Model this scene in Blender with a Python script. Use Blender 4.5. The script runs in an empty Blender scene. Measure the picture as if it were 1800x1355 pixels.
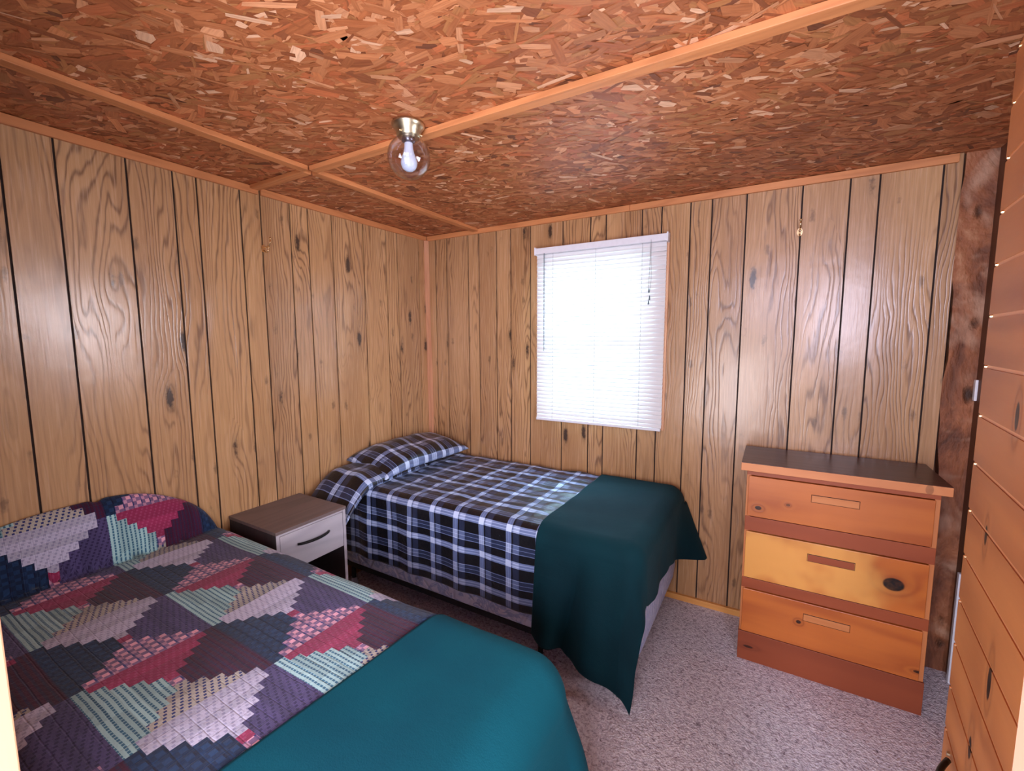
import bpy, bmesh, math, random
import numpy as np
from mathutils import Vector, Matrix
random.seed(7); RNG = np.random.default_rng(11)
COL = bpy.context.scene.collection
H = 2.3            # ceiling height
XR = 3.06          # right wall
PI = math.pi

# ------------------------------------------------------------------ node helpers
class N:
    """tiny arithmetic wrapper round node sockets"""
    def __init__(s, t, sock): s.t = t; s.s = sock
    def _m(s, op, *a, clamp=False):
        n = s.t.nodes.new('ShaderNodeMath'); n.operation = op; n.use_clamp = clamp
        for i, v in enumerate((s,) + a):
            if isinstance(v, N): s.t.links.new(v.s, n.inputs[i])
            else: n.inputs[i].default_value = v
        return N(s.t, n.outputs[0])
    def __add__(s, o): return s._m('ADD', o)
    __radd__ = __add__
    def __mul__(s, o): return s._m('MULTIPLY', o)
    __rmul__ = __mul__
    def __sub__(s, o): return s._m('SUBTRACT', o)
    def __rsub__(s, o): return (s * -1.0) + o
    def __truediv__(s, o): return s._m('DIVIDE', o)
    def sin(s): return s._m('SINE')
    def exp(s): return s._m('EXPONENT')
    def abs(s): return s._m('ABSOLUTE')
    def frac(s): return s._m('FRACT')
    def floor(s): return s._m('FLOOR')
    def sqrt(s): return s._m('SQRT')
    def pow(s, o): return s._m('POWER', o)
    def min(s, o): return s._m('MINIMUM', o)
    def max(s, o): return s._m('MAXIMUM', o)
    def lt(s, o): return s._m('LESS_THAN', o)
    def gt(s, o): return s._m('GREATER_THAN', o)
    def mod(s, o): return s._m('FLOORED_MODULO', o)
    def clamp(s): return s._m('ADD', 0.0, clamp=True)
    def smooth(s, a, b):
        n = s.t.nodes.new('ShaderNodeMapRange'); n.interpolation_type = 'SMOOTHSTEP'
        s.t.links.new(s.s, n.inputs[0]); n.inputs[1].default_value = a; n.inputs[2].default_value = b
        return N(s.t, n.outputs[0])

class MT:
    def __init__(s, name):
        s.m = bpy.data.materials.new(name); s.m.use_nodes = True; s.t = s.m.node_tree; s.t.nodes.clear()
        s.out = s.t.nodes.new('ShaderNodeOutputMaterial')
        s.bsdf = s.t.nodes.new('ShaderNodeBsdfPrincipled'); s.t.links.new(s.bsdf.outputs[0], s.out.inputs[0])
    def n(s, typ): return s.t.nodes.new(typ)
    def link(s, a, b): s.t.links.new(a.s if isinstance(a, N) else a, b)
    def pos(s):
        g = s.n('ShaderNodeNewGeometry'); x = s.n('ShaderNodeSeparateXYZ'); s.link(g.outputs['Position'], x.inputs[0])
        return [N(s.t, x.outputs[i]) for i in range(3)]
    def uv(s):
        g = s.n('ShaderNodeUVMap'); g.uv_map = 'UVMap'; x = s.n('ShaderNodeSeparateXYZ'); s.link(g.outputs[0], x.inputs[0])
        return [N(s.t, x.outputs[i]) for i in range(2)]
    def attr(s, name, out='Fac'):
        a = s.n('ShaderNodeAttribute'); a.attribute_name = name
        return N(s.t, a.outputs[out])
    def vec(s, *c):
        v = s.n('ShaderNodeCombineXYZ')
        for i, k in enumerate(c):
            if isinstance(k, N): s.link(k, v.inputs[i])
            else: v.inputs[i].default_value = k
        return v.outputs[0]
    def noise(s, vec, scale=1, detail=3, rough=.55, dist=0, out='Fac'):
        n = s.n('ShaderNodeTexNoise'); s.link(vec, n.inputs['Vector']); n.inputs['Scale'].default_value = scale
        n.inputs['Detail'].default_value = detail; n.inputs['Roughness'].default_value = rough; n.inputs['Distortion'].default_value = dist
        return N(s.t, n.outputs[out])
    def vor(s, vec, scale=1, feature='F1', metric='EUCLIDEAN', rnd=1):
        n = s.n('ShaderNodeTexVoronoi'); n.feature = feature; n.distance = metric; s.link(vec, n.inputs['Vector'])
        n.inputs['Scale'].default_value = scale; n.inputs['Randomness'].default_value = rnd
        return n
    def ramp(s, fac, stops):
        r = s.n('ShaderNodeValToRGB'); e = r.color_ramp.elements
        while len(e) < len(stops): e.new(.5)
        for k, (p, c) in enumerate(stops): e[k].position = p; e[k].color = (*c, 1)
        s.link(fac, r.inputs[0]); return r.outputs[0]
    def mix(s, fac, a, b, mode='MIX'):
        m = s.n('ShaderNodeMix'); m.data_type = 'RGBA'; m.blend_type = mode
        for sock, v in ((m.inputs[0], fac), (m.inputs[6], a), (m.inputs[7], b)):
            if isinstance(v, N): s.link(v, sock)
            elif isinstance(v, bpy.types.NodeSocket): s.t.links.new(v, sock)
            elif isinstance(v, (int, float)): sock.default_value = v
            else: sock.default_value = (*v, 1)
        return m.outputs[2]
    def set(s, col=None, rough=None, bump=None, bstr=.3, bdist=.01, **kw):
        if col is not None:
            if isinstance(col, bpy.types.NodeSocket): s.t.links.new(col, s.bsdf.inputs['Base Color'])
            else: s.bsdf.inputs['Base Color'].default_value = (*col, 1)
        if rough is not None:
            if isinstance(rough, N): s.link(rough, s.bsdf.inputs['Roughness'])
            else: s.bsdf.inputs['Roughness'].default_value = rough
        if bump is not None:
            b = s.n('ShaderNodeBump'); b.inputs['Strength'].default_value = bstr; b.inputs['Distance'].default_value = bdist
            s.link(bump, b.inputs['Height']); s.t.links.new(b.outputs[0], s.bsdf.inputs['Normal'])
        for k, v in kw.items(): s.bsdf.inputs[k.replace('_', ' ')].default_value = v
        return s.m

def S(r, g, b):       # sRGB 0..255 -> linear
    f = lambda c: (c/255/12.92) if c/255 <= .04045 else ((c/255+.055)/1.055)**2.4
    return (f(r), f(g), f(b))

# ------------------------------------------------------------------ materials
def mat_panel(name, axis):
    """printed wood-grain wall panelling: upright grain, arched figure, grey-brown knots"""
    M = MT(name); p = M.pos(); u = p[axis]; z = p[2]; r = M.attr('plank')
    big = M.noise(M.vec(u*5.0, z*0.75, r*37.0), 1, 2, .5)
    med = M.noise(M.vec(u*14.0, z*2.0, r*11.0), 1, 3, .55)
    v = M.vor(M.vec(u*7.5, z*2.3, r*23.0), 1)
    dk = N(M.t, v.outputs['Distance']); sep = M.n('ShaderNodeSeparateColor'); M.link(v.outputs['Color'], sep.inputs[0])
    kr = N(M.t, sep.outputs[0])
    knot = (dk*dk*-16.0).exp()
    field = u*44.0 + (big-.5)*15.0 + (med-.5)*3.0 + knot*2.6*kr
    line = (field*(2*PI)).sin()*.5+.5
    line = line.pow(4.0)
    zone = M.noise(M.vec(u*4.0, z*.55, r*5.0+9.0), 1, 2, .5).smooth(.38, .56)
    fib = M.noise(M.vec(u*150.0, z*5.0, r*9.0), 1, 3, .6)
    kd = M.noise(M.vec(u*60.0, z*40.0, r), 1, 3, .6)
    kmask = (dk + (kd-.5)*.22).smooth(.15, .05) * kr.gt(.30)
    ksm = (dk*dk*-60.0).exp()*kr.gt(.30)
    v2 = M.vor(M.vec(u*13.0, z*5.0, r*13.0), 1); d2 = N(M.t, v2.outputs['Distance'])
    sep2 = M.n('ShaderNodeSeparateColor'); M.link(v2.outputs['Color'], sep2.inputs[0])
    k2 = (d2 + (kd-.5)*.30).smooth(.20, .05) * N(M.t, sep2.outputs[1]).gt(.55)
    base = M.mix(big.smooth(.3, .7), S(176, 130, 86), S(202, 156, 108))
    base = M.mix((r*7.3).frac()*.35, base, S(160, 120, 88))
    c = M.mix((line*(zone*.60+.14)).clamp(), base, S(104, 70, 48))
    c = M.mix(fib.smooth(.45, .75)*.25, c, S(132, 92, 62))
    c = M.mix((fib.smooth(.5, .3))*.3, c, S(218, 178, 144))
    c = M.mix((ksm*.6+kmask*.7).clamp(), c, S(72, 54, 42))
    c = M.mix(k2*.6, c, S(92, 68, 50))
    wn = M.noise(M.vec(p[0]*6, p[1]*6, z*5), 1, 3, .6)
    M.set(c, .30 + wn*.12 + line*zone*.1, bump=line*zone*-.35 + fib*.25 + wn*1.6, bstr=.35, bdist=.003)
    M.bsdf.inputs['Specular IOR Level'].default_value = .25
    M.bsdf.inputs['Coat Weight'].default_value = .7; M.bsdf.inputs['Coat Roughness'].default_value = .21
    bn = [n for n in M.t.nodes if n.type == 'BUMP'][0]; M.t.links.new(bn.outputs[0], M.bsdf.inputs['Coat Normal'])
    return M.m

def mat_wood(name, light, dark, grain='x', rough=.5, knots=(), freq=16, contrast=.6, kcol=S(16, 8, 6), bstr=.2, spec=.4, patch_col=None, seed=0.0, plane='xz'):
    """plain sawn / pine wood. grain along given axis; knots = (a, b, ra, rb, strength) in the plane given"""
    M = MT(name); p = M.pos(); ax = 'xyz'.index(grain)
    st = [freq*1.0, freq*1.0, freq*1.0]; st[ax] = freq*.09
    a, b = p['xyz'.index(plane[0])], p['xyz'.index(plane[1])]
    sh = None; dark_k = None; ring = None
    for (ka, kb, ra, rb, s) in knots:
        d = (((a-ka)/ra)._m('POWER', 2.0) + ((b-kb)/rb)._m('POWER', 2.0)).sqrt()
        e = (d*d*-.22).exp()*s; sh = e if sh is None else sh+e
        k = d.smooth(1.12, .88)*s; dark_k = k if dark_k is None else dark_k.max(k)
        rr = (d*d*-.12).exp()*s; ring = rr if ring is None else ring.max(rr)
    v = M.vec(p[0]*st[0]+seed, p[1]*st[1]+seed, p[2]*st[2]+seed*1.7)
    n1 = M.noise(v, .35, 2, .5); fl = n1*7.0
    if sh is not None: fl = fl + sh*2.0
    line = ((fl*(2*PI)).sin()*.5+.5).pow(2.0)
    n2 = M.noise(v, 3.0, 4, .6); n3 = M.noise(M.vec(p[0]*3+seed, p[1]*3, p[2]*3), 1, 3, .5)
    f = (line*.45 + n2*.5 + (n3-.5)*.8)*contrast
    c = M.mix(f.clamp(), light, dark)
    if patch_col:
        c = M.mix(n3.smooth(.42, .6)*.8, c, patch_col)  # golden patches of the wood's own colour, placed by noise
    if ring is not None:
        c = M.mix((ring*.35).clamp(), c, tuple(x*.45 for x in dark))
        rough_k = M.noise(M.vec(p[0]*60, p[1]*60, p[2]*60), 1, 2, .5)
        c = M.mix((dark_k*(rough_k*.4+.75)).clamp(), c, kcol)
    M.set(c, rough, bump=n2+line*.4, bstr=bstr, bdist=.002)
    M.bsdf.inputs['Specular IOR Level'].default_value = spec
    return M.m

def mat_osb():
    M = MT('strand_board'); col = M.n('ShaderNodeAttribute'); col.attribute_name = 'Col'
    u, v = M.uv()
    fib = M.noise(M.vec(u*12.0, v*160.0, 0.0), 1, 3, .6)
    blot = M.noise(M.vec(u*25.0, v*60.0, 3.0), 1, 2, .6)
    c = M.mix(fib.smooth(.35, .75)*.35, col.outputs['Color'], S(150, 100, 76), 'MULTIPLY')
    c = M.mix(blot.smooth(.6, .8)*.25, c, S(120, 60, 34))
    M.set(c, .48, bump=fib, bstr=.25, bdist=.002)
    M.bsdf.inputs['Specular IOR Level'].default_value = .4
    return M.m

def mat_carpet():
    M = MT('speckled_carpet'); x, y, z = M.pos()
    v = M.vec(x, y, z)
    n1 = M.noise(v, 62, 4, .72, .8); n2 = M.noise(v, 120, 2, .6, 1.5); n3 = M.noise(v, 3, 2, .5)
    vo = M.vor(v, 120); d = N(M.t, vo.outputs['Distance'])
    c = M.ramp(n1, [(.27, S(92, 82, 92)), (.37, S(184, 172, 184)), (.47, S(230, 220, 230)), (.58, S(254, 248, 254))])
    c = M.mix(n2.smooth(.63, .72)*.75, c, S(78, 62, 66))
    c = M.mix(n2.smooth(.40, .30)*.45, c, S(222, 210, 212))
    c = M.mix(n3*.25, c, S(190, 170, 172))
    M.set(c, .95, bump=n1+d*-.6+n2*.5, bstr=.9, bdist=.012)
    M.bsdf.inputs['Specular IOR Level'].default_value = .1
    return M.m

def mat_simple(name, col, rough=.5, metal=0, nscale=40, var=.08, bstr=.1, spec=.5, bdist=.002, **kw):
    M = MT(name); x, y, z = M.pos(); n = M.noise(M.vec(x, y, z), nscale, 3, .6)
    c = M.mix(n, tuple(k*(1-var) for k in col), tuple(min(1, k*(1+var)) for k in col))
    M.set(c, rough, bump=n, bstr=bstr, bdist=bdist, Metallic=metal, **kw)
    M.bsdf.inputs['Specular IOR Level'].default_value = spec
    return M.m

def mat_cloth(name, ca, cb, scale=3.0, sheen=.5):
    M = MT(name); u, v = M.uv()
    n = M.noise(M.vec(u, v, 0.0), scale, 3, .55); w = M.noise(M.vec(u*260, v*260, 0.0), 1, 2, .6)
    c = M.mix(n.smooth(.3, .7), ca, cb)
    c = M.mix(w*.18, c, tuple(k*.5 for k in ca))
    M.set(c, .88, bump=w + M.noise(M.vec(u, v, 1.0), 22, 3, .6)*2.0, bstr=.25, bdist=.003)
    M.bsdf.inputs['Sheen Weight'].default_value = sheen; M.bsdf.inputs['Sheen Roughness'].default_value = .4
    M.bsdf.inputs['Sheen Tint'].default_value = (*[min(1, k*3+.05) for k in cb], 1)
    M.bsdf.inputs['Specular IOR Level'].default_value = .2
    return M.m

def mat_plaid():
    """black cotton with pale grey windowpane bands and thin white pinstripes"""
    M = MT('black_grey_plaid'); u, v = M.uv()
    wob = M.noise(M.vec(u, v, 0.0), 9, 2, .5)
    u = u + (wob-.5)*.006; v = v + (M.noise(M.vec(u, v, 5.0), 9, 2, .5)-.5)*.006
    def band(a, per, c, w):
        f = (a/per).frac() - c
        return f.abs().lt(w/per/2)
    wv = (u*2200).sin()*.5+.5
    black, grey, light = S(17, 17, 22), S(80, 84, 100), S(168, 172, 190)
    # bands across (lines of constant u)
    ua = band(u, .155, .30, .030); ub = band(u, .155, .56, .027); ul = band(u, .155, .30, .006).max(band(u, .155, .22, .0025)).max(band(u, .155, .38, .0025))
    ue = band(u, .155, .46, .0022).max(band(u, .155, .66, .0022))
    va = band(v, .168, .30, .032); vb = band(v, .168, .74, .042)
    vl = band(v, .168, .26, .004).max(band(v, .168, .34, .004)); ve = band(v, .168, .86, .0035).max(band(v, .168, .62, .0035)).max(band(v, .168, .74, .002))
    g = (ua*.50 + va*.56 + ub*.22 + vb*.28)
    g = g + (ul*.10 + vl*.22 + ue*.28 + ve*.34)
    fac = (g*.95).clamp()
    c = M.ramp(fac, [(0, S(7, 8, 14)), (.28, S(42, 52, 80)), (.60, S(120, 138, 182)), (1.0, S(206, 222, 252))])
    tw = M.noise(M.vec(u*420, v*420, 0.0), 1, 1, .5)
    c = M.mix(tw*.2, c, black)
    M.set(c, .36, bump=M.noise(M.vec(u*1.2, v, 0.0), 26, 3, .6)*2+tw*.5, bstr=.35, bdist=.004)
    M.bsdf.inputs['Sheen Weight'].default_value = .04
    M.bsdf.inputs['Specular IOR Level'].default_value = .6
    return M.m

def mat_quilt():
    """patchwork; per-face colours in cA / cB and weave kind in the three channels of W"""
    M = MT('patchwork_quilt'); u, v = M.uv()
    A = M.n('ShaderNodeAttribute'); A.attribute_name = 'cA'; B = M.n('ShaderNodeAttribute'); B.attribute_name = 'cB'
    W = M.n('ShaderNodeAttribute'); W.attribute_name = 'W'; sp = M.n('ShaderNodeSeparateColor'); M.link(W.outputs['Color'], sp.inputs[0])
    wc, ws, wd = [N(M.t, sp.outputs[i]) for i in range(3)]
    u2 = u + (M.noise(M.vec(u, v, 0.0), 14, 2, .5)-.5)*.005; v2 = v + (M.noise(M.vec(u, v, 4.0), 14, 2, .5)-.5)*.005
    f = lambda a, p: (a/p).frac()
    cx, cy = f(u2, .030).lt(.5), f(v2, .030).lt(.5)
    check = (cx+cy)._m('MODULO', 2.0)*.75 + f(v2, .030).lt(.14)*.5 + cx*cy*.35          # gingham
    stripe = f(v2, .0135).lt(.42)*((f(u2, .011).lt(.72))*.75+.2)                            # broken stripes
    dash = (f(v2 + (u2/.011).floor()*.0045, .017).lt(.40)*f(u2, .011).lt(.62)) + f(u2, .011).lt(.10)*.3   # woven dashes
    fac = (wc*check + ws*stripe + wd*dash).clamp()
    c = M.mix(fac, A.outputs['Color'], B.outputs['Color'])
    tw = M.noise(M.vec(u*350, v*350, 0.0), 1, 2, .6)
    c = M.mix(tw*.28, c, S(20, 15, 25))
    quilting = (f(v2, .0325)-.5).abs().smooth(.42, .5)*.5 + (f(u2, .0325)-.5).abs().smooth(.44, .5)*.4
    puff = M.noise(M.vec(u, v, 0.0), 60, 2, .6)
    M.set(c, .85, bump=quilting*-1.0 + puff*1.1, bstr=.55, bdist=.004)
    M.bsdf.inputs['Specular IOR Level'].default_value = .2; M.bsdf.inputs['Sheen Weight'].default_value = .15
    return M.m

def mat_slab():
    """rough cedar slab, dark stained at the top, burnt-orange lower down, with black knots"""
    M = MT('rough_cedar_slab'); x, y, z = M.pos()
    n1 = M.noise(M.vec(x*6, y*6, z*2.6), 1, 5, .65, .6); n2 = M.noise(M.vec(x*30, y*30, z*16), 1, 4, .6)
    hi = M.noise(M.vec(x*3, y*3, z*3.4), 1, 3, .6, .8)
    c = M.ramp(n1, [(.3, S(60, 32, 22)), (.45, S(120, 70, 44)), (.58, S(160, 98, 62)), (.75, S(206, 156, 116))])
    c = M.mix(hi.smooth(.52, .68)*.5, c, S(210, 170, 140))
    vo = M.vor(M.vec(x*9, y*9, z*5.0), 1); k = (N(M.t, vo.outputs['Distance'])+(n2-.5)*.2).smooth(.22, .08)
    c = M.mix(k*.85, c, S(24, 14, 12))
    M.set(c, .7, bump=n1*2+n2-k, bstr=.8, bdist=.015)
    return M.m

MAT = {}
MAT['panel_x'] = mat_panel('wall_panelling_across', 0)
MAT['panel_y'] = mat_panel('wall_panelling_along', 1)
MAT['groove'] = mat_simple('dark_groove', S(40, 26, 22), .9)
MAT['trimx'] = mat_wood('pine_trim_across', S(214, 142, 88), S(160, 92, 52), 'x', .55, freq=30)
MAT['trimy'] = mat_wood('pine_trim_along', S(206, 134, 82), S(150, 86, 48), 'y', .55, freq=30)
MAT['trimz'] = mat_wood('pine_trim_upright', S(222, 164, 126), S(176, 114, 82), 'z', .55, freq=30)
MAT['basetrim'] = mat_wood('pine_baseboard', S(232, 168, 92), S(190, 120, 60), 'x', .5, freq=24)
MAT['osb'] = mat_osb()
MAT['carpet'] = mat_carpet()
MAT['quilt'] = mat_quilt()
MAT['plaid'] = mat_plaid()
MAT['teal'] = mat_cloth('teal_fleece', S(0, 66, 82), S(0, 80, 94), 2.0, .08)
MAT['green'] = mat_cloth('deep_green_fleece', S(0, 34, 42), S(0, 46, 54), 2.0, .30)
MAT['slab'] = mat_slab()
MAT['white'] = mat_simple('white_plastic', S(232, 232, 238), .4, bstr=.02)
MAT['doorwood'] = mat_wood('door_board_wood', S(186, 118, 66), S(142, 80, 42), 'y', .5, freq=14, contrast=.9,
    knots=[(-2.02, 1.62, .006, .02, 1), (-2.0, 1.16, .006, .02, 1), (-1.93, 1.86, .004, .012, .8), (-1.96, 1.05, .006, .014, 1), (-1.93, 1.30, .005, .012, 1), (-1.99, 1.45, .006, .015, .9)], plane='yz')
MAT['dooredge'] = mat_simple('worn_door_edge', S(140, 96, 74), .6, nscale=12, var=.25)
MAT['doorline'] = mat_simple('lit_board_groove', S(206, 140, 96), .5)  # light caught in the board grooves, put into this pale backing colour
MAT['jamb'] = mat_wood('pale_jamb_wood', S(170, 122, 92), S(148, 100, 70), 'z', .6, freq=10, contrast=.7)
MAT['jamb2'] = mat_simple('pale_painted_jamb', S(226, 172, 144), .6, nscale=8, var=.05)
MAT['darkwall'] = mat_wood('dark_brown_wall_wood', S(110, 70, 48), S(74, 44, 30), 'z', .6, freq=12)
MAT['pine1'] = mat_wood('orange_pine_top_drawer', S(202, 116, 52), S(160, 78, 34), 'x', .36, freq=9, contrast=1.0,
    knots=[(2.280, .757, .013, .009, 1), (2.395, .792, .008, .006, .7)], spec=.5)
MAT['pine2'] = mat_wood('golden_pine_middle_drawer', S(206, 116, 46), S(160, 74, 30), 'x', .36, freq=8, contrast=1.0,
    knots=[(2.774, .530, .034, .027, 1)], spec=.5, seed=3.1, patch_col=S(238, 172, 86))
MAT['pine3'] = mat_wood('orange_pine_bottom_drawer', S(206, 116, 48), S(162, 78, 32), 'x', .36, freq=9, contrast=1.0,
    knots=[(2.462, .262, .009, .008, 1), (2.872, .185, .014, .006, .9)], spec=.5, seed=6.3)
MAT['rail'] = mat_wood('reddish_pine_rail', S(158, 78, 42), S(130, 58, 30), 'x', .45, freq=14)
MAT['plinth'] = mat_wood('reddish_plinth_wood', S(150, 74, 42), S(116, 52, 30), 'x', .5, freq=8,
    knots=[(2.27, .07, .02, .006, .8)])
MAT['stile'] = mat_wood('pine_upright_edge', S(204, 128, 74), S(170, 96, 52), 'z', .45, freq=20)
MAT['dtop'] = mat_wood('dark_brown_dresser_top', S(80, 42, 30), S(50, 26, 20), 'x', .32, freq=12, spec=.5)
MAT['dtopedge'] = mat_wood('pine_top_edge', S(216, 142, 88), S(186, 106, 60), 'x', .45, freq=16, knots=[(2.85, .948, .012, .02, .4)])
MAT['pull'] = mat_wood('inset_wood_pull', S(206, 132, 76), S(182, 104, 54), 'x', .45, freq=30)
MAT['nstop'] = mat_wood('grey_brown_oak_top', S(122, 104, 100), S(92, 78, 76), 'y', .5, freq=18)
MAT['nsfront'] = mat_wood('weathered_grey_oak', S(190, 182, 186), S(142, 134, 142), 'y', .55, freq=16)
MAT['nsshade'] = mat_wood('shaded_grey_oak', S(70, 60, 60), S(48, 40, 42), 'z', .6, freq=16)  # shade of the open recess put into the oak colour
MAT['iron'] = mat_simple('black_iron', S(24, 22, 22), .35, .6)
MAT['nickel'] = mat_simple('satin_nickel', S(190, 178, 150), .34, 1.0, bstr=.02)
MAT['chromeneck'] = mat_simple('grey_metal_neck', S(120, 124, 136), .25, .9, bstr=.02)
MAT['brass'] = mat_simple('polished_brass', S(236, 206, 160), .25, 1.0, bstr=.02)
MAT['frame_steel'] = mat_simple('dark_steel', S(30, 30, 34), .5, .5)  # dark steel of the bed frames and legs
MAT['clear'] = mat_simple('clear_plastic', S(150, 150, 165), .2)
MAT['string'] = mat_simple('grey_string', S(150, 150, 150), .7)
MAT['wand'] = mat_simple('clear_grey_wand', S(110, 124, 132), .25)

def mat_boxspring():
    M = MT('quilted_pale_blue_ticking'); u, v = M.uv()
    n = M.noise(M.vec(u, v, 0.0), 12, 3, .6, 1.6)
    fl = n.smooth(.44, .52)*n.smooth(.62, .54)
    q = M.vor(M.vec(u, v, 0.0), 9, 'DISTANCE_TO_EDGE'); qd = N(M.t, q.outputs['Distance']).smooth(0, .12)
    c = M.mix(fl*.7, S(214, 220, 246), S(130, 158, 214))
    M.set(c, .55, bump=qd, bstr=.7, bdist=.012); return M.m
MAT['boxspring'] = mat_boxspring()
MAT['mattress'] = mat_simple('white_mattress_cloth', S(210, 210, 220), .8)

def mat_glass(name, tint=(1, 1, 1), edge=.6):
    M = MT(name); t = M.t; t.nodes.remove(M.bsdf)
    tr = t.nodes.new('ShaderNodeBsdfTransparent'); tr.inputs[0].default_value = (*tint, 1)
    gl = t.nodes.new('ShaderNodeBsdfGlossy'); gl.inputs['Roughness'].default_value = .02
    lw = t.nodes.new('ShaderNodeLayerWeight'); lw.inputs[0].default_value = .5
    fc = (N(t, lw.outputs['Facing']).pow(3.0)*edge+.06)
    mx = t.nodes.new('ShaderNodeMixShader'); t.links.new(fc.s, mx.inputs[0]); t.links.new(tr.outputs[0], mx.inputs[1]); t.links.new(gl.outputs[0], mx.inputs[2])
    t.links.new(mx.outputs[0], M.out.inputs[0]); return M.m
MAT['glass'] = mat_glass('window_glass'); MAT['globe'] = mat_glass('clear_globe_glass', (.95, .95, .97), .75)
def mat_slat():
    M = MT('white_blind_slat'); t = M.t
    M.set(S(240, 238, 240), .45)
    tl = t.nodes.new('ShaderNodeBsdfTranslucent'); tl.inputs[0].default_value = (.95, .93, .86, 1)
    mx = t.nodes.new('ShaderNodeMixShader'); mx.inputs[0].default_value = .13
    t.links.new(M.bsdf.outputs[0], mx.inputs[1]); t.links.new(tl.outputs[0], mx.inputs[2]); t.links.new(mx.outputs[0], M.out.inputs[0]); return M.m
MAT['slat'] = mat_slat()
def mat_bulb():
    M = MT('frosted_bulb'); M.set(S(200, 210, 225), .3, Emission_Color=(.62, .78, 1, 1), Emission_Strength=.12); return M.m  # bulb is switched off; faint emission added to whiten it
MAT['bulb'] = mat_bulb()

# ------------------------------------------------------------------ object helpers
def empty(name, loc, label=None, cat=None, group=None):
    o = bpy.data.objects.new(name, None); COL.objects.link(o); o.location = loc; o.empty_display_size = .05
    tag(o, label, cat, group); return o
def tag(o, label=None, cat=None, group=None, kind=None):
    if label: o['label'] = label
    if cat: o['category'] = cat
    if group: o['group'] = group
    if kind: o['kind'] = kind
    return o
def worldloc(o):
    l = Vector((0, 0, 0))
    while o is not None: l += o.location; o = o.parent
    return l
def mesh_obj(name, verts, faces, mat, parent=None, origin=None, smooth=False, uv=None, label=None, cat=None, kind=None, bevel=0, group=None):
    """verts in world coordinates; origin = where the object's own origin goes"""
    verts = np.asarray(verts, float)
    if origin is None:
        origin = Vector(((verts[:, 0].min()+verts[:, 0].max())/2, (verts[:, 1].min()+verts[:, 1].max())/2, verts[:, 2].min()))
    origin = Vector(origin)
    me = bpy.data.meshes.new(name); me.from_pydata((verts-np.array(origin)).tolist(), [], [tuple(f) for f in faces])
    if uv is not None:
        l = me.uv_layers.new(name='UVMap'); li = np.empty(len(me.loops), int); me.loops.foreach_get('vertex_index', li)
        l.data.foreach_set('uv', np.asarray(uv, float)[li].ravel())
    if isinstance(mat, (list, tuple)):
        for m in mat: me.materials.append(m)
    else: me.materials.append(mat)
    if smooth: me.polygons.foreach_set('use_smooth', [True]*len(me.polygons))
    me.update()
    o = bpy.data.objects.new(name, me); COL.objects.link(o)
    if parent is not None: o.parent = parent; o.location = origin - worldloc(parent)
    else: o.location = origin
    if bevel:
        b = o.modifiers.new('bevel', 'BEVEL'); b.width = bevel; b.segments = 2; b.limit_method = 'ANGLE'; b.angle_limit = .6
    tag(o, label, cat, group, kind); return o
class MB:
    def __init__(s): s.v = []; s.f = []; s.m = []
    def box(s, x0, x1, y0, y1, z0, z1, mi=0):
        b = len(s.v)
        s.v += [(x0, y0, z0), (x1, y0, z0), (x1, y1, z0), (x0, y1, z0), (x0, y0, z1), (x1, y0, z1), (x1, y1, z1), (x0, y1, z1)]
        s.f += [tuple(b+i for i in q) for q in ((0, 3, 2, 1), (4, 5, 6, 7), (0, 1, 5, 4), (1, 2, 6, 5), (2, 3, 7, 6), (3, 0, 4, 7))]; s.m += [mi]*6
        return s
    def prism(s, pts, fn, mi=0):
        """pts: closed 2D outline; fn(p, k) -> 3D for k = 0 / 1"""
        b = len(s.v); n = len(pts)
        s.v += [fn(p, 0) for p in pts] + [fn(p, 1) for p in pts]
        s.f += [tuple(b+i for i in range(n))[::-1], tuple(b+n+i for i in range(n))] + [(b+i, b+(i+1) % n, b+n+(i+1) % n, b+n+i) for i in range(n)]; s.m += [mi]*(n+2)
        return s
    def tube(s, path, r, seg=10, cap=True, mi=0):
        P = [Vector(p) for p in path]; rr = r if isinstance(r, (list, tuple)) else [r]*len(P)
        b = len(s.v); up = None
        for i, p in enumerate(P):
            d = (P[min(i+1, len(P)-1)]-P[max(i-1, 0)]).normalized()
            if up is None: up = d.orthogonal().normalized()
            up = (up - d*up.dot(d)).normalized(); q = d.cross(up)
            for k in range(seg):
                a = 2*PI*k/seg; s.v.append(tuple(p + (up*math.cos(a)+q*math.sin(a))*rr[i]))
        for i in range(len(P)-1):
            for k in range(seg):
                s.f.append((b+i*seg+k, b+i*seg+(k+1) % seg, b+(i+1)*seg+(k+1) % seg, b+(i+1)*seg+k)); s.m.append(mi)
        if cap:
            s.f.append(tuple(b+k for k in range(seg))[::-1]); s.f.append(tuple(b+(len(P)-1)*seg+k for k in range(seg))); s.m += [mi]*2
        return s
    def lathe(s, c, prof, seg=40, mi=0):
        b = len(s.v); n = len(prof)
        for (r, z) in prof:
            for k in range(seg):
                a = 2*PI*k/seg; s.v.append((c[0]+r*math.cos(a), c[1]+r*math.sin(a), c[2]+z))
        for i in range(n-1):
            for k in range(seg):
                s.f.append((b+i*seg+k, b+i*seg+(k+1) % seg, b+(i+1)*seg+(k+1) % seg, b+(i+1)*seg+k)); s.m.append(mi)
        return s
    def build(s, name, mat, parent=None, **kw):
        o = mesh_obj(name, s.v, s.f, mat, parent, **kw)
        if isinstance(mat, (list, tuple)): o.data.polygons.foreach_set('material_index', s.m)
        return o
def box(name, x0, x1, y0, y1, z0, z1, mat, parent=None, **kw):
    return MB().box(x0, x1, y0, y1, z0, z1).build(name, mat, parent, **kw)
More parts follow.
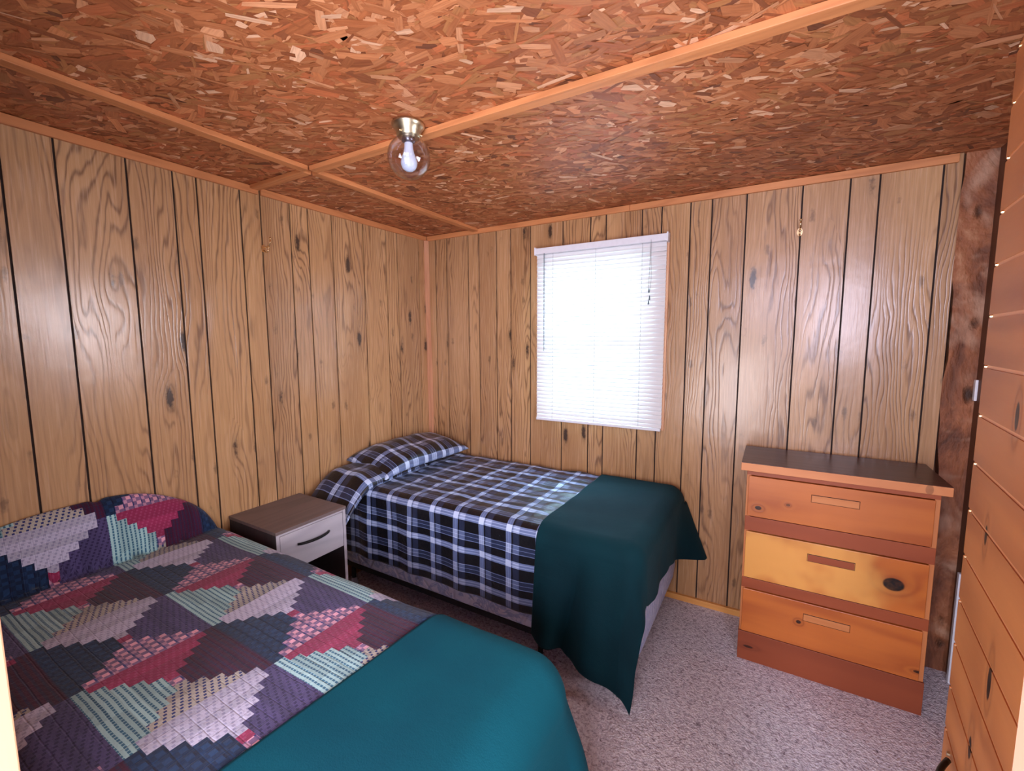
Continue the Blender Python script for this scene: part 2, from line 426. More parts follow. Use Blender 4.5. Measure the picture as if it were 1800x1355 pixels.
def sn(x, y, seed=0):      # smooth pseudo noise for numpy arrays, about -1..1
    r = np.random.default_rng(seed); o = 0
    for k in range(7):
        a = r.uniform(0, 2*PI); f = r.uniform(.5, 1.6); o = o + np.sin((x*np.cos(a)+y*np.sin(a))*f*2*PI + r.uniform(0, 6.28))
    return o/4.0

# ------------------------------------------------------------------ room shell
YB = -4.4
fl = box('floor', -.1, 5.0, YB, .1, -.05, 0, MAT['carpet'], kind='structure')

# back and left walls: every plank stands off a dark backing so that the grooves are real
def paneling(name, lines, horiz, z0, z1, window=None, y_or_x=0.0, mat=None):
    mb = MB(); pl = []; T = .010; g = .0036
    for a, b in zip(lines[:-1], lines[1:]):
        pieces = [(a+g, b-g, z0, z1)]
        if window:
            wa, wb, wz0, wz1 = window
            if b > wa and a < wb:
                pieces = []
                if a+g < wa: pieces.append((a+g, wa, z0, z1))
                if b-g > wb: pieces.append((wb, b-g, z0, z1))
                ca, cb = max(a+g, wa), min(b-g, wb)
                if cb > ca: pieces += [(ca, cb, z0, wz0), (ca, cb, wz1, z1)]
        r = random.random()
        for (p, q, c, d) in pieces:
            if horiz: mb.box(p, q, -T, 0.0, c, d)
            else: mb.box(0.0, T, p, q, c, d)
            pl += [r]*6
    n = len(pl)
    # dark backing with the window cut out
    if horiz:
        X0, X1 = lines[0], lines[-1]
        if window:
            wa, wb, wz0, wz1 = window
            for q in ((X0, wa, z0, z1), (wb, X1, z0, z1), (wa, wb, z0, wz0), (wa, wb, wz1, z1)): mb.box(q[0], q[1], -.004, .10, q[2], q[3], 1)
        else: mb.box(X0, X1, -.004, .10, z0, z1, 1)
    else: mb.box(-.10, .004, lines[0], lines[-1], z0, z1, 1)
    pl += [0.]*(len(mb.f)-n)
    o = mb.build(name, [mat, MAT['groove']], kind='structure')
    at = o.data.attributes.new('plank', 'FLOAT', 'FACE'); at.data.foreach_set('value', pl)
    return o
WIN = (1.00, 1.665, 1.06, 2.03)
gx = [.0, .091, .197, .392, .485, .631, .746, .897, 1.128, 1.311, 1.409, 1.621, 1.730, 1.881, 1.988, 2.150, 2.389, 2.574, 2.681, 2.892, 2.955]
gy = [-4.4, -4.1, -3.85, -3.6, -3.4, -3.1, -2.9, -2.7, -2.45, -2.31, -2.169, -2.031, -1.821, -1.659, -1.566, -1.376, -1.276, -1.116, -1.009, -.851, -.618, -.425, -.321, -.104, .0]
paneling('wall_back', gx, True, 0, H, WIN, mat=MAT['panel_x'])
paneling('wall_left', gy, False, 0, H, mat=MAT['panel_y'])
# rough cedar slab closing the back wall at the right corner (live edge)
pts = []
for k in range(25):
    z = H*k/24; pts.append((2.972 - .022*z/H + .008*math.sin(z*9)+.004*math.sin(z*23), z))
pts = pts + [(3.062, H), (3.062, 0)]
mbs = MB().prism(pts, lambda p, k: (p[0], .05 if k else -.006, p[1]))
mbs.box(2.95, 3.10, .05, .10, 0, H)
mbs.build('wall_back_slab', MAT['slab'], kind='structure')
box('wall_right', XR, XR+.1, -2.64, .1, 0, H, MAT['darkwall'], kind='structure')
box('wall_front', -.1, 1.33, -2.64, -2.516, 0, H, MAT['darkwall'], kind='structure')

# ceiling: strand board, thousands of pressed wood flakes over a plain sheet
def ceiling():
    x0, x1, y0, y1 = -.02, XR+.04, -2.75, .02
    V = []; F = []; C = []; U = []
    def add(pts, z, col, uv):
        b = len(V); V.extend([(p[0], p[1], z) for p in pts]); F.append(tuple(range(b, b+len(pts)))[::-1]); C.append(col); U.extend(uv)
    pal = [((186, 114, 70), 24), ((166, 96, 56), 22), ((200, 130, 84), 20), ((150, 82, 48), 14), ((218, 156, 112), 9), ((128, 70, 42), 5), ((240, 194, 156), 3.5), ((176, 118, 70), 10), ((92, 50, 36), 1.2), ((192, 106, 64), 12)]
    cols = [S(*c) for c, w in pal]; ws = np.array([w for c, w in pal], float); ws /= ws.sum()
    n = 21000; mean = [sum(c[q]*w for c, w in zip(cols, ws)) for q in range(3)]
    cx = RNG.uniform(x0, x1, n); cy = RNG.uniform(y0, y1, n)
    ln = RNG.lognormal(math.log(.058), .45, n).clip(.014, .125); wd = RNG.lognormal(math.log(.018), .5, n).clip(.005, .042)
    an = RNG.normal(.42, .62, n); zz = RNG.uniform(0, .0022, n); ci = RNG.choice(len(cols), n, p=ws)
    for i in range(n):
        a, b = ln[i]/2, wd[i]/2; j = RNG.uniform(-.22, .22, 12)
        loc = [(-a*(1+j[0]), -b*(.8+j[1])), (-a*.2, -b*(1+j[2])), (a*(1+j[3]), -b*(.8+j[4])), (a*(1+j[5])*.97, b*(.75+j[6])), (a*.1, b*(1+j[7])), (-a*(1+j[8]*1.2), b*(.7+j[9]))]
        c, s = math.cos(an[i]), math.sin(an[i])
        w = [(cx[i]+p*c-q*s, cy[i]+p*s+q*c) for p, q in loc]
        w = [(min(max(p, x0), x1), min(max(q, y0), y1)) for p, q in w]
        k = 1+RNG.normal(0, .09); col = tuple(max(0, min(1, (t*.8+m_*.2)*k)) for t, m_ in zip(cols[ci[i]], mean))
        add(w, H-zz[i], col, [(p+cx[i]*7, q+cy[i]*9) for p, q in loc])
    b = len(V); V.extend([(-.1, YB, H), (XR+.1, YB, H), (XR+.1, .1, H), (-.1, .1, H), (-.1, YB, H+.05), (XR+.1, YB, H+.05), (XR+.1, .1, H+.05), (-.1, .1, H+.05)])
    for q in ((0, 3, 2, 1), (4, 5, 6, 7), (0, 1, 5, 4), (1, 2, 6, 5), (2, 3, 7, 6), (3, 0, 4, 7)): F.append(tuple(b+i for i in q)); C.append(cols[1])
    U.extend([(v[0], v[1]) for v in V[b:]])
    o = mesh_obj('ceiling', V, F, MAT['osb'], uv=U, kind='structure')
    at = o.data.color_attributes.new('Col', 'FLOAT_COLOR', 'CORNER')
    tot = np.array([len(f) for f in F]); arr = np.ones((tot.sum(), 4)); arr[:, :3] = np.repeat(np.array(C), tot, 0)
    at.data.foreach_set('color', arr.ravel())
ceiling()

# trims
def trim(name, x0, x1, y0, y1, z0, z1, m): return box(name, x0, x1, y0, y1, z0, z1, MAT[m], kind='structure', bevel=.002)
trim('trim_1', .010, .024, -2.75, -1.29, H-.038, H-.003, 'trimy')       # left wall, top
trim('trim_2', .010, .022, -1.275, -.30, H-.038, H-.003, 'trimy')
trim('trim_3', .010, .020, -.295, -.024, H-.036, H-.003, 'trimy')
trim('trim_4', .024, 1.55, -.024, -.010, H-.036, H-.003, 'trimx')       # back wall, top
trim('trim_5', 1.552, 2.935, -.026, -.010, H-.038, H-.003, 'trimx')
trim('trim_6', .445, .490, -2.75, -1.335, H-.022, H-.002, 'trimy')      # ceiling battens
trim('trim_7', .448, .492, -1.285, -.026, H-.022, H-.002, 'trimy')
trim('trim_8', .025, .446, -1.332, -1.288, H-.020, H-.002, 'trimx')
trim('trim_9', .492, XR, -1.332, -1.288, H-.022, H-.002, 'trimx')
# slightly crooked corner strip
mb = MB(); w = .026
zs = np.linspace(.0, H-.036, 20)
path = [(.024+.004*math.sin(z*2.1), -.026-.003*math.sin(z*3.3+1), z) for z in zs]
mb.tube(path, [.019+.001*math.sin(z*7) for z in zs], 4)
mb.build('trim_10', MAT['trimz'], kind='structure')
trim('baseboard_back', .05, 2.94, -.030, -.010, .0, .034, 'basetrim')

# ------------------------------------------------------------------ window with blind
wa, wb, z0, z1 = WIN
wf = MB()
for q in ((wa, wa+.035, .03, .09, z0, z1), (wb-.035, wb, .03, .09, z0, z1), (wa+.035, wb-.035, .03, .09, z0, z0+.035), (wa+.035, wb-.035, .03, .09, z1-.035, z1), (wa+.035, wb-.035, .035, .08, 1.515, 1.550)): wf.box(*q)
win = wf.build('window_1', MAT['white'], kind='structure')
pn = MB().box(wa+.035, wb-.035, .058, .062, z0+.035, 1.515).box(wa+.035, wb-.035, .058, .062, 1.55, z1-.035)
pn.build('window_pane', MAT['glass'], win)
lin = MB().box(wa-.004, wa, -.008, .09, z0, z1).box(wb, wb+.004, -.008, .09, z0, z1).box(wa, wb, -.008, .09, z0-.004, z0).box(wa, wb, -.008, .09, z1, z1+.004)
lin.build('window_reveal', MAT['trimz'], win)
cs = MB().box(1.700, 1.778, -.022, -.010, 1.0, 2.09).box(.952, 1.0, -.022, -.010, 1.0, 2.09).box(1.0, 1.70, -.022, -.010, 2.05, 2.115).box(1.0, 1.70, -.022, -.010, .998, 1.045)
cs.build('window_casing', MAT['trimz'], win)

bl = empty('window_blind', (1.365, -.045, 2.10), 'white slatted mini blind lowered over the back wall window', 'blind')
bx0, bx1 = .968, 1.770
box('head_rail', bx0-.006, bx1+.004, -.072, -.030, 2.066, 2.104, MAT['white'], bl, bevel=.003)
for x in (bx0-.010, bx1+.002): box('mounting_bracket', x, x+.008, -.074, -.022, 2.062, 2.110, MAT['white'], bl)
mb = MB(); ns = 42; zt, zb = 2.052, 1.030
for i in range(ns):
    z = zt + (zb-zt)*i/(ns-1); tilt = math.radians(74 + 3*math.sin(i*2.1) + random.uniform(-2, 2)); dz = .0012*math.sin(i*1.7)
    prof = []
    for k in range(5):
        t = -1+k/2; prof.append((t*.0145, .0018*(1-t*t)))
    b = len(mb.v)
    for side, x in enumerate((bx0, bx1)):
        for th in (0, .0005):
            for (a, h) in prof:
                yy = a*math.cos(tilt) - (h+th)*math.sin(tilt); zz = a*math.sin(tilt) + (h+th)*math.cos(tilt)
                mb.v.append((x, -.050 + yy, z + zz + dz*(side*2-1)))
    for k in range(4):
        mb.f.append((b+k, b+k+1, b+10+k+1, b+10+k)); mb.f.append((b+5+k+1, b+5+k, b+15+k, b+15+k+1)); mb.m += [0, 0]
    mb.f += [(b, b+10, b+15, b+5), (b+4, b+9, b+19, b+14)]; mb.m += [0, 0]
mb.build('slats', MAT['slat'], bl, smooth=True)
box('bottom_rail', bx0, bx1-.004, -.062, -.040, 1.000, 1.016, MAT['white'], bl, bevel=.002)
for x in (1.085, 1.365, 1.640):
    mb = MB()
    for y in (-.0645, -.0365): mb.tube([(x, y, 2.066), (x, y, 1.016)], .0008, 5)
    mb.build('ladder_cord', MAT['string'], bl)
MB().tube([(1.030, -.076, 2.068), (1.030, -.078, 2.05), (1.031, -.079, 1.455)], .0028, 8).build('tilt_wand', MAT['wand'], bl)
mb = MB()
for k in range(2):
    s = k*2-1
    mb.tube([(1.690, -.074, 2.078), (1.690+s*.002, -.078, 1.98), (1.691+s*.006, -.079, 1.88), (1.688+s*.004, -.079, 1.80)], .0011, 6)
mb.build('lift_cord', MAT['string'], bl)
mb = MB()
for (x, z) in ((1.686, 1.80), (1.690, 1.76), (1.685, 1.735)):
    mb.lathe((x, -.079, z), [(.0, .012), (.0025, .010), (.005, -.010), (.004, -.013), (0, -.013)], 10)
mb.build('cord_tassel', MAT['wand'], bl)

# ------------------------------------------------------------------ ceiling lamp
lx, ly = 1.140, -1.392
lp = empty('ceiling_light', (lx, ly, H), 'flush ceiling light with brushed metal base, clear globe and white bulb', 'ceiling light')
MB().lathe((lx, ly, H-.002), [(0, 0), (.054, 0), (.058, -.004), (.058, -.010), (.052, -.018), (.043, -.032), (.041, -.046), (.036, -.050), (0, -.050)], 48).build('base', MAT['nickel'], lp, smooth=True)
MB().lathe((lx, ly, H-.05), [(0, 0), (.024, 0), (.024, -.014), (.016, -.020), (.0, -.020)], 32).build('socket', MAT['chromeneck'], lp, smooth=True)
gr = .0735; gz = H-.050-.068
prof = [(.036, .066+.006)]
for k in range(0, 33):
    th = math.radians(28 + (180-28)*k/32); prof.append((gr*math.sin(th), gr*math.cos(th)))
g = MB().lathe((lx, ly, gz), prof, 56).build('globe', MAT['globe'], lp, smooth=True)
sm = g.modifiers.new('solid', 'SOLIDIFY'); sm.thickness = .0025
bp = [(0, .052), (.013, .052), (.0145, .040), (.0155, .024), (.019, .008), (.0255, -.008), (.0290, -.022), (.0285, -.032), (.0235, -.044), (.014, -.052), (0, -.055)]
MB().lathe((lx, ly, gz+.006), bp, 36).build('bulb', MAT['bulb'], lp, smooth=True)
for a in (.6, 2.7, 4.8):
    MB().tube([(lx+.040*math.cos(a), ly+.040*math.sin(a), H-.042), (lx+.050*math.cos(a), ly+.050*math.sin(a), H-.043)], [.003, .004], 8).build('thumb_screw', MAT['brass'], lp, smooth=True)

# ------------------------------------------------------------------ hooks
def hook(base, out, side, label):
    """brass double coat hook; out = unit vector off the wall, side = horizontal in-wall vector"""
    B = Vector(base); o_, s_ = Vector(out), Vector(side); up = Vector((0, 0, 1))
    r = empty('coat_hook', base, label, 'hook', 'double coat hooks on the panelled walls')
    mb = MB(); pts = []
    for k in range(16):
        a = 2*PI*k/16; pts.append((.012*math.cos(a), .020*math.sin(a)))
    mb.prism(pts, lambda p, k: tuple(B + s_*p[0] + up*p[1] + o_*(.003 if k else 0)))
    mb.build('back_plate', MAT['brass'], r)
    MB().tube([B+up*0.0058+o_*0.0043, B+up*0.0058+o_*0.0319, B+up*0.0087+o_*0.0493, B+up*0.0232+o_*0.0595, B+up*0.0377+o_*0.0623], .0036, 8).tube([B+up*0.0377+o_*0.0623, B+up*0.0435+o_*0.0631, B+up*0.0493+o_*0.0638], [.004, .0066, .003], 8).build('upper_prong', MAT['brass'], r, smooth=True)
    MB().tube([B-up*0.0087+o_*0.0043, B-up*0.0203+o_*0.0203, B-up*0.0203+o_*0.0348, B-up*0.0058+o_*0.0435], .0034, 8).tube([B-up*0.0058+o_*0.0435, B+o_*0.0449, B+up*0.0043+o_*0.0457], [.004, .006, .003], 8).build('lower_prong', MAT['brass'], r, smooth=True)
hook((0.0095, -1.272, 2.000), (1, 0, 0), (0, 1, 0), 'small brass double hook screwed to the long left wall')
hook((2.386, -.0095, 2.046), (0, -1, 0), (1, 0, 0), 'small brass double hook on the back wall, right of the window')

# ------------------------------------------------------------------ dresser
dx0, dx1, dyf, dyb = 2.228, 2.893, -.375, -.036
dr = empty('dresser', ((dx0+dx1)/2, (dyf+dyb)/2, 0), 'orange pine three-drawer dresser with dark top in the right corner', 'dresser')
mb = MB().box(dx0, dx0+.018, dyf+.002, dyb, .143, .930).box(dx1-.018, dx1, dyf+.002, dyb, .143, .930).box(dx0+.018, dx1-.018, dyb-.01, dyb, .143, .930)
for z in (.145, .36, .645, .905): mb.box(dx0+.018, dx1-.018, dyf+.03, dyb-.01, z, z+.012)
mb.build('carcass', MAT['stile'], dr, bevel=.0015)
box('top', 2.204, 2.918, -.402, dyb, .930, .9655, [MAT['dtopedge']], dr, bevel=.0015)
box('top_surface', 2.2045, 2.9175, -.4015, dyb, .9655, .9672, MAT['dtop'], dr, label='dark brown top surface')
for (a, b, nm) in ((.905, .930, 'rail'), (.641, .710, 'rail'), (.361, .412, 'rail')):
    box(nm, dx0+.001, dx1-.001, dyf-.0015, dyf+.018, a+.001, b-.001, MAT['rail'], dr, bevel=.0012)
box('plinth', dx0-.003, dx1+.003, dyf-.004, dyb, .0, .142, MAT['plinth'], dr, bevel=.0015)
hz = (.838, .570, .290)
for k, (a, b, m) in enumerate(((.711, .904, 'pine1'), (.413, .640, 'pine2'), (.144, .360, 'pine3'))):
    x0, x1 = dx0+.008, dx1-.016
    d = box('drawer', x0, x1, dyf-.006, dyf+.020, a+.002, b-.002, MAT[m], dr, bevel=.002, label=('top', 'bright golden middle', 'bottom')[k]+' drawer'+('', ' with a big black knot', '')[k])
    h = MB().box(2.480, 2.644, dyf-.0072, dyf-.004, hz[k]-.0145, hz[k]+.0145)
    p = h.build('drawer_pull', MAT['pull'] if k != 1 else MAT['rail'], d, bevel=.0005)
    g = MB()
    for q in ((2.4785, 2.6455, hz[k]+.0150, hz[k]+.0175), (2.4785, 2.6455, hz[k]-.0165, hz[k]-.0150), (2.4775, 2.4790, hz[k]-.0165, hz[k]+.0175), (2.6450, 2.6465, hz[k]-.0165, hz[k]+.0175)):
        g.box(q[0], q[1], dyf-.0066, dyf-.005, q[2], q[3])
    g.build('pull_recess', MAT['groove'], d)

# ------------------------------------------------------------------ nightstand
nx0, nx1, ny0, ny1, nt = .012, .402, -1.530, -1.152, .662
nsd = empty('nightstand', ((nx0+nx1)/2, (ny0+ny1)/2, 0), 'grey weathered-oak nightstand with black curved handle between the beds', 'nightstand')
box('top', nx0, nx1+.004, ny0-.003, ny1+.003, nt-.016, nt, MAT['nstop'], nsd, bevel=.0015)
for y in (ny0, ny1-.016):
    box('side_panel', nx0, nx1, y, y+.016, 0, nt-.016, MAT['nsshade'], nsd, bevel=.001)
    box('front_edge', nx1, nx1+.0015, y, y+.016, 0, nt-.016, MAT['nsfront'], nsd)  # added thin strip keeps the panel edge in unshaded oak
box('back_panel', nx0, nx0+.01, ny0+.016, ny1-.016, .05, nt-.016, MAT['nsshade'], nsd)
box('shelf', nx0+.01, nx1-.01, ny0+.016, ny1-.016, .12, .136, MAT['nsshade'], nsd)
box('rail', nx1-.016, nx1-.001, ny0+.016, ny1-.016, nt-.026, nt-.016, MAT['nsfront'], nsd)
dn = box('drawer', nx0+.03, nx1+.001, ny0+.018, ny1-.018, .452, nt-.028, MAT['nsfront'], nsd, bevel=.001)
hp = []
for k in range(15):
    t = k/14; y = -1.428 + .172*t; hp.append((nx1+.002+.026*math.sin(PI*t)**.6, y, .566))
MB().tube(hp, [.006+.001*math.sin(PI*k/14) for k in range(15)], 10).build('handle', MAT['iron'], dn, smooth=True)

# ------------------------------------------------------------------ cloth draping
def drape(X, Y, x1, ya, yb, top, r, drop_rest=.0, flare=.0, fold=None, core=None, zmin=.012):
    """flat cloth coordinates X (along bed), Y (across) -> place over a slab ending at x1, between ya<yb."""
    xi, y0i, y1i = x1-r, ya+r, yb-r
    cx = np.minimum(X, xi); cy = np.clip(Y, y0i, y1i)
    ddx = X-cx; ddy = Y-cy; d = np.hypot(ddx, ddy); dd = np.maximum(d, 1e-9); nx, ny = ddx/dd, ddy/dd
    arc = r*PI/2
    th = np.minimum(d, arc)/r
    h = np.where(d < arc, r*np.sin(th), r); v = np.where(d < arc, r*(1-np.cos(th)), r+(d-arc))
    below = np.maximum(d-arc, 0)
    h = h + flare*below
    if fold is not None: h = h + fold(X, Y, below, nx, ny)
    z = top - v
    lay = np.maximum(zmin-z, 0); z = np.maximum(z, zmin); h = h + lay*.6      # what reaches the floor runs outwards
    px, py = cx+nx*h, cy+ny*h
    if core is not None: z = z + core(px, py)*np.exp(-(below/.05)**2)*(v < r*1.5)
    return px, py, z
def sheet(name, Xs, Ys, fn, mat, label=None, cat=None, thick=.004, group=None, parent=None, sub=0, face_attr=None):
    X, Y = np.meshgrid(Xs, Ys, indexing='ij'); px, py, pz = fn(X, Y)
    V = np.stack([px, py, pz], -1).reshape(-1, 3); n, m = X.shape
    idx = np.arange(n*m).reshape(n, m)
    F = np.stack([idx[:-1, :-1], idx[1:, :-1], idx[1:, 1:], idx[:-1, 1:]], -1).reshape(-1, 4)
    uv = np.stack([X, Y], -1).reshape(-1, 2)
    o = mesh_obj(name, V, F.tolist(), mat, parent, smooth=True, uv=uv, label=label, cat=cat, group=group)
    if face_attr:
        fx = (X[:-1, :-1]+X[1:, 1:])/2; fy = (Y[:-1, :-1]+Y[1:, 1:])/2
        for nm, arr in face_attr(fx.ravel(), fy.ravel()).items():
            at = o.data.color_attributes.new(nm, 'FLOAT_COLOR', 'CORNER')
            a = np.ones((len(arr)*4, 4)); a[:, :3] = np.repeat(arr, 4, 0); at.data.foreach_set('color', a.ravel())
    s = o.modifiers.new('solid', 'SOLIDIFY'); s.thickness = thick; s.offset = 1
    return o
def rounded_slab(name, x0, x1, y0, y1, z0, z1, rp, re, mat, parent, belly=0.0):
    """box with rounded plan corners and soft edges"""
    out = []
    for (cx, cy, a0) in ((x1-rp, y1-rp, 0), (x0+rp, y1-rp, 90), (x0+rp, y0+rp, 180), (x1-rp, y0+rp, 270)):
        for k in range(9):
            a = math.radians(a0+k*90/8); out.append((cx, cy, math.cos(a), math.sin(a)))
    rings = []
    for k in range(7):
        a = PI/2*k/6; rings.append((rp-re+re*math.sin(a), z0+re*(1-math.cos(a))))
    for k in range(1, 4): rings.append((rp + belly*math.sin(PI*k/4), z0+re+(z1-z0-2*re)*k/4))
    for k in range(7):
        a = PI/2*k/6; rings.append((rp-re+re*math.cos(a), z1-re+re*math.sin(a)))
    V = []; F = []; UV = []; n = len(out); per = 0; pl = [0]
    for i in range(n):
        a, b = out[i], out[(i+1) % n]; per += math.hypot(a[0]+a[2]*rp-b[0]-b[2]*rp, a[1]+a[3]*rp-b[1]-b[3]*rp); pl.append(per)
    for (r, z) in rings:
        for i, (cx, cy, c, s) in enumerate(out): V.append((cx+c*r, cy+s*r, z)); UV.append((pl[i], z))
    m = len(rings)
    for j in range(m-1):
        for i in range(n): F.append((j*n+i, j*n+(i+1) % n, (j+1)*n+(i+1) % n, (j+1)*n+i))
    F.append(tuple(range(n))[::-1]); F.append(tuple((m-1)*n+i for i in range(n)))
    return mesh_obj(name, V, F, mat, parent, smooth=True, uv=UV)

# ------------------------------------------------------------------ bed by the window wall
b2 = empty('bed', (.95, -.48, 0), 'twin bed along the back wall under the window', 'bed', None)
rounded_slab('box_spring', .045, 1.880, -.925, -.045, .168, .40, .09, .035, MAT['boxspring'], b2, .006)
rounded_slab('mattress', .035, 1.885, -.930, -.040, .402, .672, .10, .05, MAT['mattress'], b2, .006)
fr = MB()
for y in (-.89, -.08): fr.box(.06, 1.84, y-.014, y+.014, .138, .166)
for x in (.10, .95, 1.80): fr.box(x-.014, x+.014, -.89, -.08, .138, .160)
fr.build('bed_frame', MAT['frame_steel'], b2)
for (x, y) in ((.10, -.87), (.10, -.10), (1.42, -.885), (1.78, -.10)):
    l = MB().tube([(x, y, .045), (x, y, .13)], .013, 12).build('leg', MAT['frame_steel'], b2)
    MB().lathe((x, y, 0.001), [(0, .045), (.014, .045), (.018, .040), (.024, .016), (.026, .0), (0, 0)], 20).build('glide_cup', MAT['clear'], l, smooth=True)

top2 = .690
def plaid_fold(X, Y, below, nx, ny):
    w = .006*np.sin(X*2*PI/.31+.6)+.003*np.sin(X*2*PI/.17+2)
    return w*np.clip(below/.15, 0, 1)*np.abs(ny)
def plaid_core(px, py):
    a = .0045*sn(px*3.2, py*9, 3) + .0030*sn(px*9, py*14, 5)
    return a*np.clip((py+.92)/.12, 0, 1)*1.0 - .006*np.exp(-((py+.86)/.03)**2)*0
def plaid(X, Y):
    px, py, pz = drape(X, Y, 2.4, -.950, 1.0, top2, .055, fold=plaid_fold, core=plaid_core)
    back = np.clip((py+.09)/.07, 0, 1); pz = pz - .05*back**2 + .006*np.sin(X*26)*back
    # lower hem dips and rises a little
    return px, np.minimum(py, -.024), pz
Xs = np.linspace(.03, 1.60, 190); Ys = np.concatenate([np.linspace(-1.348, -.96, 44), np.linspace(-.95, -.02, 110)])
sheet('bedspread', Xs, Ys, plaid, MAT['plaid'], 'black and grey plaid bedspread on the bed under the window', 'bedspread', .003)

# green blanket across its foot
L2, LF = .625, .40
def green_fold(X, Y, below, nx, ny):
    k = np.clip(below/.35, 0, 1.3)
    side = np.clip(-ny, 0, 1); foot = np.clip(nx, 0, 1)
    f = side*(np.clip((1.84-X)/.10, 0, 1)*(.016*np.sin((X-1.42)*2*PI/.21-1.0) + .010*np.sin((X-1.42)*2*PI/.37+.4)) - .030*np.exp(-((X-1.655+below*.22)/.028)**2) + .018*np.exp(-((X-1.73+below*.15)/.05)**2) + .036)
    f = f + foot*(.008*np.sin((Y+.1)*2*PI/.36+1.0) + .004*np.sin(Y*2*PI/.19))
    corner = 4*nx*nx*ny*ny
    f = f + .012*corner + .008*foot*foot
    farc = np.exp(-((Y+.02)/.13)**2)*foot*.26
    return (f*k)*1.0 + farc*below*1.4
def green(X, Y):
    # hem: shallower at the start of the side, longer towards the corner
    px, py, pz = drape(X, Y, 1.902, -.962, .6, top2+.010, .075, fold=green_fold, zmin=.012)
    pz = pz + .004*sn(X*2.5, Y*3, 8)*(pz > .5)
    back = np.clip((py+.10)/.08, 0, 1); pz = pz - .03*back**2*(pz > .6)
    return px, np.minimum(py, -.020+.0*px), pz
Xs = np.linspace(1.435, 1.902-.075+.075*PI/2+.30, 150); Ys = np.linspace(-.962+.075-.075*PI/2-.550, -.02, 190)
def green_var(X, Y):
    # uneven hem: scale cloth beyond the edge
    x0, x1 = Xs[0], Xs[-1]; e = 1.902-.075; ys = -.962+.075
    t = np.clip((X-1.435)/(.40), 0, 1); sc = .78+.19*t; Y2 = np.where(Y < ys, ys+(Y-ys)*sc, Y)
    s = np.clip((-.25-Y)/.6, 0, 1); far = np.clip((Y+.45)/.4, 0, 1); X2 = np.where(X > e, e+(X-e)*(.80-.10*np.clip((-.78-Y)/.15, 0, 1)+.28*far), X)
    return green(X2, Y2)
sheet('blanket', Xs, Ys, green_var, MAT['green'], 'dark green fleece blanket folded over the foot of the bed under the window', 'blanket', .005)

# pillows (plaid cases)
def pillow(name, c, sx, sy, h, rot, tilt, mat, label, grp, seed=0, droop=0, uvo=(0, 0)):
    n = 44; V = []; UV = []; F = []
    R = Matrix.Rotation(rot, 4, 'Z') @ Matrix.Rotation(tilt, 4, 'Y')
    for side in (1, -1):
        for i in range(n+1):
            for j in range(n+1):
                u, v = -1+2*i/n, -1+2*j/n
                e = max(0, (1-abs(u)**2.6))*max(0, (1-abs(v)**2.6)); pinch = 1-.07*(1-abs(v)**2)*abs(u)**6*0
                x = u*sx*(1-.06*(1-u*u)*0 - .05*(abs(v)**4)*0); y = v*sy
                x *= 1-.05*(1-v*v)*(abs(u)**3); y *= 1-.05*(1-u*u)*(abs(v)**3)
                z = side*h*e**.42 if side > 0 else -h*.55*e**.5
                z += .006*math.sin(u*5+v*3+seed)*e + .004*math.sin(v*13+u*2+seed)*e
                if droop: z -= droop*max(0, (-v-.45)/.55)**1.6
                p = R @ Vector((x, y, z)); V.append((c[0]+p.x, c[1]+p.y, c[2]+p.z)); UV.append((x+uvo[0], y+uvo[1]))
    m = (n+1)**2
    for s in (0, 1):
        for i in range(n):
            for j in range(n):
                q = [s*m+i*(n+1)+j, s*m+(i+1)*(n+1)+j, s*m+(i+1)*(n+1)+j+1, s*m+i*(n+1)+j+1]
                F.append(q if s == 0 else q[::-1])
    o = mesh_obj(name, V, F, mat, smooth=True, uv=UV, label=label, cat='pillow', group=grp)
    w = o.modifiers.new('weld', 'WELD'); w.merge_threshold = .0005
    return o
pillow('pillow', (.205, -.790, .715), .165, .350, .050, math.radians(4), math.radians(8), MAT['plaid'], 'lower plaid pillow hanging over the bed edge beside the nightstand', 'plaid pillows', 1, .16, (.07, .05))
pillow('pillow', (.215, -.445, .770), .190, .385, .075, math.radians(-3), math.radians(10), MAT['plaid'], 'upper plaid pillow nearest the room corner', 'plaid pillows', 4, .03, (.02, .09))

# ------------------------------------------------------------------ quilt bed
b1 = empty('bed', (.95, -2.03, 0), 'twin bed in front of the nightstand, topped with a patchwork quilt', 'bed', None)
rounded_slab('box_spring', .045, 1.80, -2.465, -1.605, .158, .38, .09, .035, MAT['boxspring'], b1, .006)
rounded_slab('mattress', .035, 1.80, -2.465, -1.60, .382, .632, .10, .05, MAT['mattress'], b1, .006)
fr = MB()
for y in (-2.43, -1.64): fr.box(.06, 1.76, y-.014, y+.014, .138, .166)
fr.build('bed_frame', MAT['frame_steel'], b1)
for (x, y) in ((.10, -2.44), (.10, -1.66), (1.70, -2.44), (1.70, -1.66)):
    l = MB().tube([(x, y, .045), (x, y, .13)], .013, 12).build('leg', MAT['frame_steel'], b1)
    MB().lathe((x, y, 0.001), [(0, .045), (.014, .045), (.018, .040), (.024, .016), (.026, .0), (0, 0)], 20).build('glide_cup', MAT['clear'], l, smooth=True)
top1 = .650
def q_pillow(px, py):
    a = np.clip((py+2.09)/.475, -1, 1); e = np.clip(1-np.abs(a)**2.4, 0, 1)**.62
    front = .085 + .008*np.sin(py*9)
    b = np.clip(px/front, 0, 1); prof = np.clip(1-b**3.2, 0, 1)**.55
    hgt = .255*e*prof
    crease = .012*np.exp(-((py+2.02)/.014)**2)*prof*(px > .02)
    return hgt - crease + .004*sn(px*3, py*3, 21)
def quilt_core(px, py): return q_pillow(px, py) - .012*np.exp(-((px-.105)/.02)**2)*np.exp(-((py+2.09)/.4)**4)
